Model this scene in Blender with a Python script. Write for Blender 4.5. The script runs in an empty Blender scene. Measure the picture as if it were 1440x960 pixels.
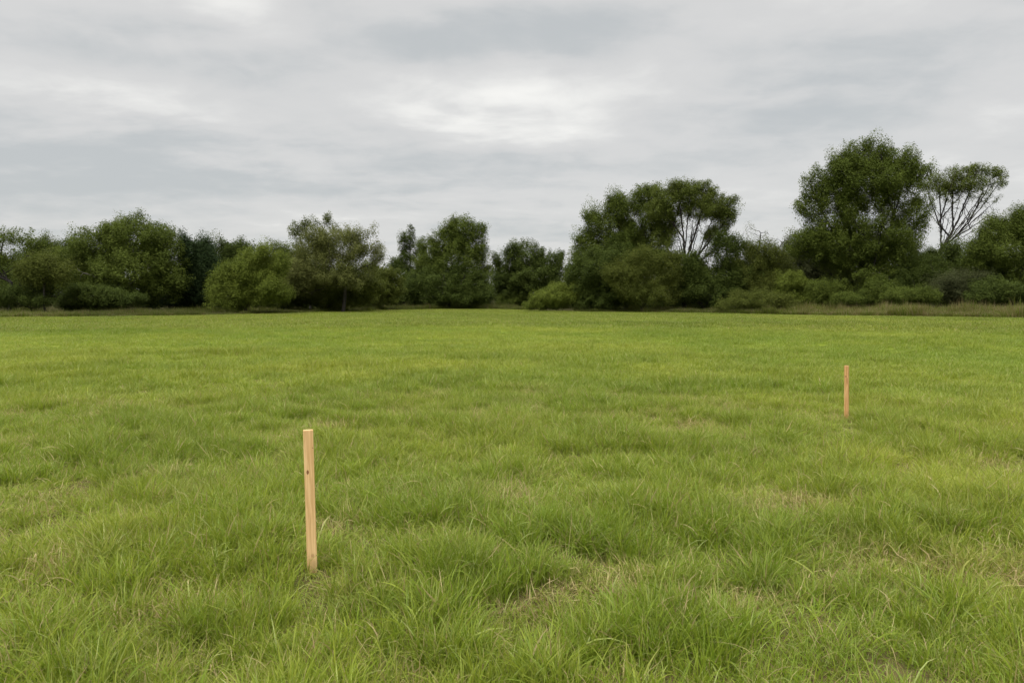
import bpy, math
import numpy as np

# ------------------------------------------------------------------ camera, sky, sun, exposure
scene = bpy.context.scene
C = scene.collection
CAM_H, FPX, HOR = 1.55, 1040.0, 424.0
PITCH = math.atan((480 - HOR) / FPX)
cam = bpy.data.objects.new("camera", bpy.data.cameras.new("camera"))
C.objects.link(cam)
cam.location = (0, 0, CAM_H)
cam.rotation_euler = (math.pi / 2 - PITCH, 0, 0)
cam.data.lens = 26.0
cam.data.sensor_width = 36.0
cam.data.clip_end = 6000
scene.camera = cam

SUN_EL, SUN_AZ = math.radians(58), math.radians(215)      # high, behind the camera, veiled by cloud
sun = bpy.data.objects.new("sun", bpy.data.lights.new("sun", "SUN"))
C.objects.link(sun)
sun.data.energy = 1.5
sun.data.angle = math.radians(25)
sun.data.color = (1.0, 0.97, 0.92)
sun.rotation_euler = (math.pi / 2 - SUN_EL, 0, math.pi - SUN_AZ)

world = bpy.data.worlds.new("World")
scene.world = world
world.use_nodes = True


class NT:
    """small helper to write node graphs compactly"""
    def __init__(s, tree):
        s.t = tree
        tree.nodes.clear()

    def n(s, kind, **kw):
        nd = s.t.nodes.new(kind)
        for k, v in kw.items():
            setattr(nd, k, v)
        return nd

    def put(s, inp, v):
        if isinstance(v, bpy.types.NodeSocket):
            s.t.links.new(v, inp)
        else:
            inp.default_value = v

    def math(s, op, a, b=None, c=None, clamp=False):
        nd = s.n("ShaderNodeMath", operation=op, use_clamp=clamp)
        s.put(nd.inputs[0], a)
        if b is not None:
            s.put(nd.inputs[1], b)
        if c is not None:
            s.put(nd.inputs[2], c)
        return nd.outputs[0]

    def mix(s, f, a, b, blend="MIX"):
        nd = s.n("ShaderNodeMix", data_type="RGBA", blend_type=blend)
        s.put(nd.inputs[0], f)
        s.put(nd.inputs[6], a)
        s.put(nd.inputs[7], b)
        return nd.outputs[2]

    def noise(s, vec, scale, detail=4, rough=0.5, dist=0.0):
        nd = s.n("ShaderNodeTexNoise")
        if vec is not None:
            s.put(nd.inputs["Vector"], vec)
        nd.inputs["Scale"].default_value = scale
        nd.inputs["Detail"].default_value = detail
        nd.inputs["Roughness"].default_value = rough
        nd.inputs["Distortion"].default_value = dist
        return nd.outputs[0]

    def rng(s, v, a, b, c, d, smooth=True):
        nd = s.n("ShaderNodeMapRange", interpolation_type="SMOOTHSTEP" if smooth else "LINEAR")
        s.put(nd.inputs[0], v)
        for i, q in enumerate((a, b, c, d)):
            nd.inputs[1 + i].default_value = q
        return nd.outputs[0]


def view_dir(px, py):
    """world direction of a point of the picture (1440 x 960)"""
    x, z = (px - 720) / FPX, (480 - py) / FPX
    c, s_ = math.cos(PITCH), math.sin(PITCH)
    v = np.array([x, c + z * s_, -s_ + z * c])
    return v / np.linalg.norm(v)


def build_sky():
    g = NT(world.node_tree)
    tc = g.n("ShaderNodeTexCoord").outputs["Generated"]
    sep = g.n("ShaderNodeSeparateXYZ")
    g.put(sep.inputs[0], tc)
    X, Y, Z = sep.outputs
    zc = g.math("MAXIMUM", Z, 0.0)
    den = g.math("ADD", zc, 0.16)
    u = g.math("DIVIDE", X, den)
    v = g.math("DIVIDE", Y, den)
    cv = g.n("ShaderNodeCombineXYZ")
    g.put(cv.inputs[0], g.math("MULTIPLY", u, 0.55))
    g.put(cv.inputs[1], g.math("MULTIPLY", v, 1.0))
    cv.inputs[2].default_value = 3.7
    P = cv.outputs[0]
    big = g.noise(P, 0.9, 5, 0.5, 0.5)
    med = g.noise(P, 2.3, 5, 0.52, 0.4)
    fine = g.noise(P, 6.0, 4, 0.5, 0.5)
    val = g.math("ADD", g.math("MULTIPLY", g.math("SUBTRACT", big, 0.5), 0.62),
                 g.math("MULTIPLY", g.math("SUBTRACT", med, 0.5), 0.42))
    val = g.math("ADD", val, g.math("MULTIPLY", g.math("SUBTRACT", fine, 0.5), 0.10))
    P2 = g.n("ShaderNodeCombineXYZ")
    g.put(P2.inputs[0], u); g.put(P2.inputs[1], v); P2.inputs[2].default_value = 9.1
    mot = g.noise(P2.outputs[0], 5.0, 6, 0.55, 0.3)
    val = g.math("ADD", val, g.math("MULTIPLY", g.math("SUBTRACT", mot, 0.5), 0.30))
    # thin and thick places of the cloud sheet, by direction: (px, py, half width, half height, strength)
    blobs = [(680, 118, 120, 26, .20), (640, 152, 170, 20, .18), (250, 160, 150, 14, .10), (60, 55, 150, 26, -.12), (860, 105, 70, 45, .08), (740, 150, 130, 30, .06), (340, 12, 60, 30, .16),
             (80, 95, 170, 30, .16), (210, 145, 120, 18, .06), (400, 190, 130, 20, .06), (1040, 30, 120, 50, .10),
             (1180, 105, 130, 25, .07), (780, 190, 170, 60, .05), (1420, 190, 120, 60, .05), (560, 245, 170, 25, .04),
             (770, 60, 120, 32, -.17), (600, 42, 120, 30, -.14), (910, 20, 80, 25, -.10), (420, 110, 170, 55, -.06),
             (1190, 75, 110, 18, -.06), (1090, 180, 120, 28, -.12), (1370, 150, 110, 40, -.07), (60, 40, 120, 30, -.06),
             (70, 250, 170, 30, -.10), (820, 232, 160, 12, -.06), (250, 265, 150, 25, -.06), (1320, 60, 170, 50, -.03)]
    wob = g.math("MULTIPLY", g.math("SUBTRACT", med, 0.5), 0.22)
    wob2 = g.math("MULTIPLY", g.math("SUBTRACT", fine, 0.5), 0.10)
    az = g.math("ADD", g.math("ARCTAN2", X, Y), wob)
    el = g.math("ADD", g.math("ARCSINE", Z), g.math("MULTIPLY", g.math("ADD", wob, wob2), 0.35))
    for px, py, rx, ry, st in blobs:
        d = view_dir(px, py)
        a0, e0 = math.atan2(d[0], d[1]), math.asin(d[2])
        da = g.math("MULTIPLY", g.math("SUBTRACT", az, a0), FPX / rx / 1.25)
        de = g.math("MULTIPLY", g.math("SUBTRACT", el, e0), FPX / ry / 1.25)
        r2 = g.math("ADD", g.math("MULTIPLY", da, da), g.math("MULTIPLY", de, de))
        gs = g.math("MULTIPLY", g.math("EXPONENT", g.math("MULTIPLY", r2, -1.0)), st)
        val = g.math("ADD", val, gs)
    # val: about -0.25 .. 0.35  ->  grey-blue, grey, warm white
    f1 = g.rng(val, -0.20, 0.04, 0.0, 1.0)
    f2 = g.rng(val, 0.02, 0.34, 0.0, 1.0)
    col = g.mix(f1, (0.440, 0.457, 0.460, 1), (0.560, 0.557, 0.547, 1))
    col = g.mix(f2, col, (0.79, 0.78, 0.745, 1))
    # an overcast sky is brighter overhead than near the horizon
    zen = g.rng(Z, 0.37, 0.90, 0.72, 2.6)
    low = g.rng(Z, -0.02, 0.14, 1.06, 1.0)
    bg = g.n("ShaderNodeBackground")
    g.put(bg.inputs[0], col)
    g.put(bg.inputs[1], g.math("MULTIPLY", zen, low))
    sky = g.n("ShaderNodeTexSky", sky_type="NISHITA", sun_disc=False)
    sky.sun_elevation, sky.sun_rotation = SUN_EL, SUN_AZ
    sky.air_density, sky.dust_density = 1.0, 2.0
    bs = g.n("ShaderNodeBackground")
    g.put(bs.inputs[0], sky.outputs[0])
    bs.inputs[1].default_value = 0.10
    mx = g.n("ShaderNodeMixShader")
    mx.inputs[0].default_value = 0.94
    g.t.links.new(bs.outputs[0], mx.inputs[1])
    g.t.links.new(bg.outputs[0], mx.inputs[2])
    out = g.n("ShaderNodeOutputWorld")
    g.t.links.new(mx.outputs[0], out.inputs[0])


build_sky()
world.cycles.sampling_method = "MANUAL"
world.cycles.sample_map_resolution = 512
vs = scene.view_settings
vs.view_transform, vs.look, vs.exposure, vs.gamma, vs.use_curve_mapping = "Standard", "None", 0.78, 1.0, False
cy = scene.cycles
cy.max_bounces, cy.diffuse_bounces, cy.glossy_bounces, cy.transmission_bounces = 4, 3, 1, 3
cy.transparent_max_bounces = 4
cy.use_light_tree = False
cy.use_adaptive_sampling = True
cy.adaptive_threshold = 0.02
cy.use_denoising = True
cy.denoiser = "OPENIMAGEDENOISE"
cy.denoising_input_passes = "RGB_ALBEDO_NORMAL"
cy.denoising_prefilter = "ACCURATE"
cy.caustics_reflective = cy.caustics_refractive = False
cy.pixel_filter_type = "BLACKMAN_HARRIS"
cy.filter_width = 1.5

rng = np.random.default_rng(11)


# ------------------------------------------------------------------ numpy noise
def _hash(ix, iy, iz, seed):
    h = (ix * 374761393 + iy * 668265263 + iz * 2147483647 + seed * 1274126177) & 0xFFFFFFFF
    h = ((h ^ (h >> 13)) * 1274126177) & 0xFFFFFFFF
    h = (h ^ (h >> 16)) & 0xFFFFFFFF
    return h / 4294967295.0


def vnoise(x, y, z=None, seed=0):
    x = np.asarray(x, float); y = np.asarray(y, float)
    z = np.zeros_like(x) if z is None else np.asarray(z, float)
    xi, yi, zi = np.floor(x).astype(np.int64), np.floor(y).astype(np.int64), np.floor(z).astype(np.int64)
    fx, fy, fz = x - xi, y - yi, z - zi
    fx, fy, fz = (f * f * (3 - 2 * f) for f in (fx, fy, fz))
    r = 0
    for a in (0, 1):
        for b in (0, 1):
            for c in (0, 1):
                w = (fx if a else 1 - fx) * (fy if b else 1 - fy) * (fz if c else 1 - fz)
                r = r + w * _hash(xi + a, yi + b, zi + c, seed)
    return r


def fbm(x, y, z=None, seed=0, octv=3):
    s, a, t = 0, 1.0, 0
    f = 1.0
    for k in range(octv):
        s = s + a * vnoise(x * f, y * f, None if z is None else z * f, seed + 17 * k)
        t += a
        a *= 0.5
        f *= 2.03
    return s / t


def sstep(x, a, b):
    t = np.clip((x - a) / (b - a), 0, 1)
    return t * t * (3 - 2 * t)


# ------------------------------------------------------------------ the lie of the land
def ground_h(x, y):
    x = np.asarray(x, float); y = np.asarray(y, float)
    d = np.hypot(x, y)
    fade = 1 - sstep(d, 14, 40)
    bump = (fbm(x / 1.1, y / 1.1, seed=3, octv=2) - .5) * 0.13 * fade
    roll = (fbm(x / 14, y / 14, seed=8, octv=2) - .5) * 0.22 * (1 - np.exp(-(d / 12) ** 2))
    rise = 0.30 * sstep(y, 70, 125) * np.exp(-((x + 12) / 60) ** 2)
    far = 3.5 * sstep(d, 150, 260)          # the wood stands on ground that climbs gently behind its front trees
    return bump + roll + rise + far


_EPX = np.arange(-400, 1861, 20.0)
_EROW = np.interp(_EPX, [-400, 0, 180, 350, 450, 560, 640, 700, 735, 760, 900, 1000, 1100, 1250, 1440, 1840],
                  [448, 446, 444.5, 441.8, 438.6, 435.2, 434.2, 434, 435, 437.8, 438.6, 440, 442, 444.6, 446.6, 450])
_D = np.arange(46, 150, .5)
_X = (_EPX[:, None] - 720) / FPX * _D[None]
_ROW = HOR + (CAM_H - .07 - ground_h(_X, np.broadcast_to(_D[None], _X.shape))) * FPX / _D[None]
_ED = np.array([_D[np.argmax(r <= t)] if (r <= t).any() else _D[-1] for r, t in zip(_ROW, _EROW)])
_ED = np.convolve(np.pad(_ED, 3, mode="edge"), np.ones(7) / 7, "valid")
print("edge", dict(zip(_EPX[20:94:6].astype(int), _ED[20:94:6].round())))


def edge_y(x_px):
    """distance of the far edge of the meadow for a column of the picture"""
    return np.interp(x_px, _EPX, _ED)


def edge_of(x, y):
    return edge_y(720 + FPX * np.asarray(x) / np.maximum(np.asarray(y), 1))


def gpt(px, py):
    """point of the ground seen at a pixel"""
    y = CAM_H * FPX / (py - HOR)
    return (px - 720) / FPX * y, y


# patches of the meadow: (px, py, half width m, half depth m, yellow, dry, lush)
PATCH = [(1000, 522, 1.9, 2.2, .8, 0, 0), (960, 547, 1.5, .55, -.3, 0, .8), (640, 515, 3.2, 1.6, .55, 0, 0),
         (1240, 650, .7, .5, .8, 0, 0), (1380, 700, .6, .5, .7, .2, 0), (160, 760, .22, .28, .5, .7, -.2),
         (300, 712, .7, .35, .3, .3, -.1), (1370, 590, 1.0, .5, -.3, 0, .7), (840, 578, .7, .4, -.2, 0, .6),
         (640, 770, .45, .3, 0, .25, -.1), (760, 715, .35, .3, .1, .9, -.7), (850, 700, .3, .25, .1, .7, -.5),
         (540, 770, .3, .25, 0, .8, -.5), (740, 905, .24, .13, .1, 1.2, -.9), (830, 850, .35, .12, .1, 1.1, -.8),
         (920, 822, .3, .12, .4, .9, -.6), (1165, 825, .2, .12, 0, 1.2, -.9), (1110, 905, .22, .12, .2, 1.1, -.9),
         (290, 855, .26, .10, 0, 1.0, -.8), (130, 870, .3, .1, .1, .7, -.5), (60, 800, .3, .15, .2, .5, -.4),
         (1400, 830, .25, .12, 0, .9, -.6), (1100, 715, .4, .25, .1, .6, -.4), (1030, 700, .3, .2, .2, .3, 0),
         (660, 845, .3, .2, -.2, -.4, .9), (720, 820, .32, .18, -.2, -.4, 1.0), (1040, 830, .33, .15, -.1, -.3, 1.0),
         (870, 780, .3, .25, -.2, -.3, .8), (240, 900, .3, .12, -.2, -.4, 1.0), (500, 880, .25, .08, -.3, 0, .9),
         (90, 930, .25, .08, -.1, -.3, .7), (950, 930, .5, .09, -.1, -.3, .7), (1300, 760, .8, .35, -.2, -.3, .8),
         (330, 780, .4, .25, -.1, -.1, .6), (1000, 640, .8, .5, 0, .1, .3), (600, 930, .3, .1, -.1, -.2, .6),
         (430, 640, 1.1, .5, -.1, 0, .6), (180, 600, 1.6, .7, -.1, 0, .6), (1290, 690, .4, .2, -.2, 0, .6),
         (540, 600, .9, .5, -.15, 0, .5), (300, 500, 3.2, 1.0, -.2, 0, .6), (880, 456, 14, 4, -.2, 0, .5)]


def fields(x, y):
    x = np.asarray(x, float); y = np.asarray(y, float)
    d = np.hypot(x, y)
    near = 1 - sstep(d, 6, 20)
    yel = 0.44 + 1.1 * (fbm(x / 9, y / 9, seed=21, octv=3) - .5) + .8 * (fbm(x / 1.6, y / 1.9, seed=22, octv=2) - .5)
    dry = (fbm(x / .42, y / .42, seed=31, octv=3) - .562) * 3.1 * (.25 + .75 * near) + (fbm(x / 2.3, y / 2.3, seed=32) - .5) * .9
    lush = 0.45 + 1.5 * (fbm(x / .42, y / .42, seed=41, octv=2) - .5) * (.5 + .5 * near) \
        + .8 * (fbm(x / 2.0, y / 2.2, seed=42, octv=3) - .5) + .5 * (fbm(x / 7, y / 9, seed=43, octv=2) - .5)
    for px, py, rx, ry, a, b, c in PATCH:
        cx, cyy = gpt(px, py)
        g = np.exp(-((x - cx) / rx) ** 2 - ((y - cyy) / ry) ** 2)
        yel = yel + a * g * .75
        dry = dry + b * g * .45
        lush = lush + c * g * .8
    dry = dry - .55 * np.clip(lush - .6, 0, 1)
    return np.clip(yel, 0, 1), np.clip(dry, 0, 1), np.clip(lush, 0, 1.2)


# ------------------------------------------------------------------ mesh helpers
def np_mesh(name, V, F, attr=None, smooth=False, mat=None, attr_name="col"):
    me = bpy.data.meshes.new(name)
    V = np.ascontiguousarray(V, dtype=np.float32)
    F = np.ascontiguousarray(F, dtype=np.int32)
    n, k = F.shape
    me.vertices.add(len(V)); me.vertices.foreach_set("co", V.ravel())
    me.loops.add(n * k); me.loops.foreach_set("vertex_index", F.ravel())
    me.polygons.add(n)
    me.polygons.foreach_set("loop_start", np.arange(0, n * k, k, dtype=np.int32))
    if smooth:
        me.polygons.foreach_set("use_smooth", np.ones(n, dtype=bool))
    if attr is not None:
        a = me.attributes.new(attr_name, "FLOAT_COLOR", "POINT")
        q = np.ones((len(V), 4), dtype=np.float32)
        q[:, :attr.shape[1]] = attr
        a.data.foreach_set("color", q.ravel())
    if mat:
        me.materials.append(mat)
    me.update()
    me.validate()
    return me


def link(name, me, parent=None, coll=C):
    o = bpy.data.objects.new(name, me)
    coll.objects.link(o)
    if parent:
        o.parent = parent
    return o


def tag(o, label=None, cat=None, group=None, kind=None):
    for k, v in (("label", label), ("category", cat), ("group", group), ("kind", kind)):
        if v:
            o[k] = v
    return o


# ------------------------------------------------------------------ materials
def new_mat(name):
    m = bpy.data.materials.new(name)
    m.use_nodes = True
    return m, NT(m.node_tree)


def leafy(g, col, trans, rough, spec, tcol=None):
    p = g.n("ShaderNodeBsdfPrincipled")
    g.put(p.inputs["Base Color"], col)
    p.inputs["Roughness"].default_value = rough
    p.inputs["Specular IOR Level"].default_value = spec
    t = g.n("ShaderNodeBsdfTranslucent")
    g.put(t.inputs[0], tcol if tcol is not None else col)
    m = g.n("ShaderNodeMixShader")
    m.inputs[0].default_value = trans
    g.t.links.new(p.outputs[0], m.inputs[1])
    g.t.links.new(t.outputs[0], m.inputs[2])
    o = g.n("ShaderNodeOutputMaterial")
    g.t.links.new(m.outputs[0], o.inputs[0])


def mat_grass():
    m, g = new_mat("grass_blade")
    a = g.n("ShaderNodeAttribute", attribute_name="col", attribute_type="GEOMETRY")
    s = g.n("ShaderNodeSeparateColor"); g.put(s.inputs[0], a.outputs["Color"])
    shade, bdry, t = s.outputs
    i = g.n("ShaderNodeAttribute", attribute_name="tint", attribute_type="INSTANCER")
    s2 = g.n("ShaderNodeSeparateColor"); g.put(s2.inputs[0], i.outputs["Color"])
    yel, dry, val = s2.outputs
    fy = g.math("ADD", g.math("MULTIPLY", yel, 0.8), g.math("MULTIPLY", g.math("SUBTRACT", shade, 0.5), 0.8), clamp=True)
    green = g.mix(fy, (0.160, 0.233, 0.018, 1), (0.320, 0.346, 0.040, 1))
    # some blades carry the paler, bluish back of the leaf outwards
    pale = g.rng(shade, 0.86, 1.0, 0.0, 0.55)
    green = g.mix(pale, green, (0.34, 0.40, 0.17, 1))
    fd = g.math("ADD", bdry, g.math("MULTIPLY", g.math("MULTIPLY", dry, shade), 0.45), clamp=True)
    straw = g.mix(shade, (0.235, 0.165, 0.070, 1), (0.52, 0.42, 0.21, 1))
    col = g.mix(fd, green, straw)
    col = g.mix(1.0, col, g.n("ShaderNodeCombineColor").outputs[0], "MULTIPLY")
    mul = col.node
    cc = mul.inputs[7].links[0].from_node
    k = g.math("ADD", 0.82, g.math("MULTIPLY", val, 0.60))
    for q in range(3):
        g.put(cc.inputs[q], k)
    leafy(g, col, 0.42, 0.5, 0.3)
    return m


def mat_leaf(name, c1, c2, trans=0.36):
    m, g = new_mat(name)
    a = g.n("ShaderNodeAttribute", attribute_name="col", attribute_type="GEOMETRY")
    s = g.n("ShaderNodeSeparateColor"); g.put(s.inputs[0], a.outputs["Color"])
    f = g.math("ADD", g.math("MULTIPLY", s.outputs[0], 0.5), g.math("MULTIPLY", s.outputs[1], 0.5), clamp=True)
    col = g.mix(f, (*c1, 1), (*c2, 1))
    leafy(g, col, trans, 0.75, 0.12)
    return m


def mat_bark(name, c1, c2, sc=6):
    m, g = new_mat(name)
    tc = g.n("ShaderNodeTexCoord").outputs["Object"]
    mp = g.n("ShaderNodeMapping"); g.put(mp.inputs[0], tc); mp.inputs[3].default_value = (1, 1, .2)
    n = g.noise(mp.outputs[0], sc, 5, .6)
    col = g.mix(g.rng(n, .35, .65, 0, 1), (*c1, 1), (*c2, 1))
    p = g.n("ShaderNodeBsdfPrincipled")
    g.put(p.inputs["Base Color"], col)
    p.inputs["Roughness"].default_value = .9
    b = g.n("ShaderNodeBump"); b.inputs[0].default_value = .5; g.put(b.inputs["Height"], n)
    g.put(p.inputs["Normal"], b.outputs[0])
    o = g.n("ShaderNodeOutputMaterial"); g.t.links.new(p.outputs[0], o.inputs[0])
    return m


def mat_ground():
    m, g = new_mat("meadow_soil")
    pos = g.n("ShaderNodeNewGeometry").outputs["Position"]
    a = g.n("ShaderNodeAttribute", attribute_name="field", attribute_type="GEOMETRY")
    s = g.n("ShaderNodeSeparateColor"); g.put(s.inputs[0], a.outputs["Color"])
    yel, far, wood = s.outputs
    n1 = g.noise(pos, 9, 6, .65)
    n2 = g.noise(pos, 60, 3, .6)
    thatch = g.mix(n1, (0.045, 0.032, 0.016, 1), (0.17, 0.125, 0.06, 1))
    thatch = g.mix(g.rng(n2, .4, .62, 0, .7), thatch, (0.09, 0.11, 0.03, 1))
    sward = g.mix(yel, (0.135, 0.185, 0.024, 1), (0.215, 0.245, 0.036, 1))
    col = g.mix(far, thatch, sward)
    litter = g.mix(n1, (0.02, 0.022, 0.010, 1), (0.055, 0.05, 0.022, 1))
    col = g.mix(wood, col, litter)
    p = g.n("ShaderNodeBsdfPrincipled")
    g.put(p.inputs["Base Color"], col)
    p.inputs["Roughness"].default_value = .95
    p.inputs["Specular IOR Level"].default_value = 0.0
    b = g.n("ShaderNodeBump"); b.inputs[0].default_value = .6; b.inputs[1].default_value = .03
    g.put(b.inputs["Height"], n1); g.put(p.inputs["Normal"], b.outputs[0])
    o = g.n("ShaderNodeOutputMaterial"); g.t.links.new(p.outputs[0], o.inputs[0])
    return m


def mat_stake(name, c1, c2, knots):
    m, g = new_mat(name)
    tc = g.n("ShaderNodeTexCoord").outputs["Object"]
    mp = g.n("ShaderNodeMapping"); g.put(mp.inputs[0], tc); mp.inputs[3].default_value = (1, 1, .045)
    n = g.noise(mp.outputs[0], 90, 5, .6, .6)
    n2 = g.noise(mp.outputs[0], 22, 3, .5, .3)
    col = g.mix(g.rng(n, .38, .66, 0, 1), (*c1, 1), (*c2, 1))
    col = g.mix(g.rng(n2, .52, .70, 0, .45), col, (c1[0] * .66, c1[1] * .56, c1[2] * .5, 1))
    sp = g.n("ShaderNodeSeparateXYZ"); g.put(sp.inputs[0], tc)
    for kx, kz, rx, rz, dark in knots:
        dx = g.math("MULTIPLY", g.math("SUBTRACT", sp.outputs[0], kx), 1 / rx)
        dz = g.math("MULTIPLY", g.math("SUBTRACT", sp.outputs[2], kz), 1 / rz)
        r = g.math("ADD", g.math("ADD", g.math("MULTIPLY", dx, dx), g.math("MULTIPLY", dz, dz)), g.math("MULTIPLY", g.math("SUBTRACT", n, .5), 1.2))
        col = g.mix(g.rng(r, .45, 1.3, dark, 0), col, (0.16, 0.065, 0.025, 1))
        col = g.mix(g.rng(r, .0, .35, .8 * dark, 0), col, (0.30, 0.14, 0.06, 1))
    # soil stain on the driven end
    col = g.mix(g.math("MULTIPLY", g.rng(sp.outputs[2], .02, .13, .55, 0), n), col, (0.16, 0.13, 0.06, 1))
    p = g.n("ShaderNodeBsdfPrincipled")
    g.put(p.inputs["Base Color"], col)
    p.inputs["Roughness"].default_value = .7
    p.inputs["Specular IOR Level"].default_value = .25
    b = g.n("ShaderNodeBump"); b.inputs[0].default_value = .25; b.inputs[1].default_value = .002
    g.put(b.inputs["Height"], n); g.put(p.inputs["Normal"], b.outputs[0])
    o = g.n("ShaderNodeOutputMaterial"); g.t.links.new(p.outputs[0], o.inputs[0])
    return m


# ------------------------------------------------------------------ ground: one sheet to the horizon
def build_ground():
    ys = [-60, -20, -6]
    y = -2.0
    while y < 16:
        ys.append(y); y += .16
    while y < 2600:
        ys.append(y); y *= 1.045
    ys = np.array(ys)
    xs = [0.0]
    x, st = 0.0, .16
    while x < 2600:
        if x > 9:
            st *= 1.07
        x += st
        xs.append(x)
    xs = np.array([-q for q in xs[:0:-1]] + xs)
    X, Y = np.meshgrid(xs, ys)
    Z = ground_h(X, Y)
    yel, dry, lush = fields(X, Y)
    d = np.hypot(X, Y)
    far = sstep(d, 9, 26)
    e = edge_of(X, Y)
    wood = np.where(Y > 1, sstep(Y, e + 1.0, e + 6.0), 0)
    V = np.stack([X, Y, Z], -1).reshape(-1, 3)
    ny, nx = X.shape
    i = np.arange(ny * nx).reshape(ny, nx)
    F = np.stack([i[:-1, :-1], i[:-1, 1:], i[1:, 1:], i[1:, :-1]], -1).reshape(-1, 4)
    A = np.stack([yel, far, wood], -1).reshape(-1, 3)
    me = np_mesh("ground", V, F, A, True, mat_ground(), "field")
    tag(link("ground", me), kind="structure")


build_ground()


# ------------------------------------------------------------------ two wooden stakes
def stake(name, px, py_base, top_px, top_py, w, th, yaw, mat, label, edge=.0016):
    """flat sawn stake with a pointed end driven into the soil; stands leaning as its two pixel ends say"""
    gz = 0.0
    for _ in range(12):
        yb = (CAM_H - gz) * FPX / (py_base - HOR)
        xb = (px - 720) / FPX * (yb * math.cos(PITCH) + (CAM_H - gz) * math.sin(PITCH))
        gz = float(ground_h(xb, yb))
    d = view_dir(top_px, top_py)
    k = yb / d[1]
    top = np.array([0, 0, CAM_H]) + d * k
    L = top[2] - gz
    e = edge
    V, F = [], []

    def ring(z, sx, sy, b):
        r0 = len(V)
        hx, hy = w / 2 * sx, th / 2 * sy
        for qx, qy in ((-hx + b, -hy), (hx - b, -hy), (hx, -hy + b), (hx, hy - b), (hx - b, hy), (-hx + b, hy), (-hx, hy - b), (-hx, -hy + b)):
            V.append((qx, qy, z))
        return r0
    rings = [ring(-.28, .12, .3, .0006), ring(-.03, .93, 1, e), ring(.01, 1, 1, e)]
    for q in range(1, 8):
        rings.append(ring(.01 + (L - .014) * q / 7, 1, 1, e * (1 + .25 * math.sin(q * 2.3))))
    rings.append(ring(L, 1 - 2 * e / w, 1 - 2 * e / th, e * .8))
    for a, b in zip(rings[:-1], rings[1:]):
        for q in range(8):
            F.append((a + q, a + (q + 1) % 8, b + (q + 1) % 8, b + q))
    F.append(tuple(range(rings[-1], rings[-1] + 8)))
    F.append(tuple(reversed(range(rings[0], rings[0] + 8))))
    me = bpy.data.meshes.new(name)
    me.from_pydata(V, [], F)
    me.materials.append(mat)
    o = link(name, me)
    o.location = (xb, yb, gz)
    lean_x = math.atan2(top[0] - xb, L)
    o.rotation_euler = (0, lean_x, yaw)
    o.rotation_mode = "XYZ"
    import mathutils
    o.rotation_euler = (mathutils.Matrix.Rotation(lean_x, 3, "Y") @ mathutils.Matrix.Rotation(yaw, 3, "Z")).to_euler()
    tag(o, label, "stake", "wooden survey stakes in the meadow")
    return xb, yb


STAKES = [stake("wooden_stake", 439.3, 811, 433.2, 604, .0535, .024, math.radians(20),
                mat_stake("pale_pine", (.62, .38, .165), (.80, .54, .27), [(-.010, .575, .0075, .013, .95), (.021, .71, .004, .004, .5), (.004, .10, .010, .012, .35)]),
                "nearer, taller pale pine stake with a brown knot, leaning slightly left in the foreground grass"),
          stake("wooden_stake", 1190.5, 591, 1190.5, 514, .052, .038, math.radians(-38),
                mat_stake("orange_pine", (.47, .245, .09), (.66, .40, .18), [(-.005, .58, .012, .010, .8), (.012, .52, .005, .05, .6), (.008, .30, .003, .12, .4)]),
                "smaller, farther orange brown wooden stake standing upright in the mid meadow on the right")]

# ------------------------------------------------------------------ grass
GRASS = mat_grass()


def tuft(n, radius, h, hvar, lean, bend, width, segs, dry=0.0, wvar=.3, outward=.6, wave=.0):
    """n blades as curved tapered strips"""
    r = radius * np.sqrt(rng.random(n))
    a = rng.random(n) * 2 * np.pi
    base = np.stack([r * np.cos(a), r * np.sin(a), np.full(n, -.012)], -1)
    az = a * outward + (1 - outward) * rng.random(n) * 2 * np.pi
    az = np.where(rng.random(n) < outward, a + rng.normal(0, .6, n), rng.random(n) * 2 * np.pi)
    L = h * np.clip(1 + hvar * rng.normal(0, 1, n), .3, 1.9)
    th0 = np.abs(rng.normal(lean, lean * .45 + .05, n))
    cv = np.abs(rng.normal(bend, bend * .5 + .1, n))
    W = width * np.clip(1 + wvar * rng.normal(0, 1, n), .4, 2)
    shade = rng.random(n)
    bd = (rng.random(n) < dry).astype(float) * rng.uniform(.6, 1, n)
    pos = base.copy()
    dirh = np.stack([np.cos(az), np.sin(az), np.zeros(n)], -1)
    tw = rng.normal(0, .7, n)
    V = np.zeros((n, segs + 1, 2, 3)); A = np.zeros((n, segs + 1, 2, 3))
    side0 = np.stack([-np.sin(az), np.cos(az), np.zeros(n)], -1)
    ph = rng.random(n) * 6.28
    for k in range(segs + 1):
        t = k / segs
        th = th0 + cv * t ** 1.4 + wave * np.sin(ph + t * 5)
        tang = dirh * np.sin(th)[:, None] + np.array([0, 0, 1.0]) * np.cos(th)[:, None]
        nrm = np.cross(side0, tang)
        ang = tw * (.4 + t)
        sd = side0 * np.cos(ang)[:, None] + nrm * np.sin(ang)[:, None]
        prof = (1 - t ** 2.2) * (.75 + .6 * t * (1 - t) * 2) + .04
        hw = (W * prof / 2)[:, None]
        V[:, k, 0], V[:, k, 1] = pos - sd * hw, pos + sd * hw
        A[:, k, :, 0] = shade[:, None]
        A[:, k, :, 1] = np.clip(bd + (.35 * rng.random(n) if t == 1 else 0), 0, 1)[:, None]
        A[:, k, :, 2] = t
        pos = pos + tang * (L / segs)[:, None]
        pos[:, 2] = np.maximum(pos[:, 2], -.005 + .012 * shade)
    V = V.reshape(-1, 3); A = A.reshape(-1, 3)
    b = (np.arange(n) * (segs + 1) * 2)[:, None] + np.arange(segs)[None, :] * 2
    b = b.ravel()
    F = np.stack([b, b + 1, b + 3, b + 2], -1)
    return V, F, A


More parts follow.
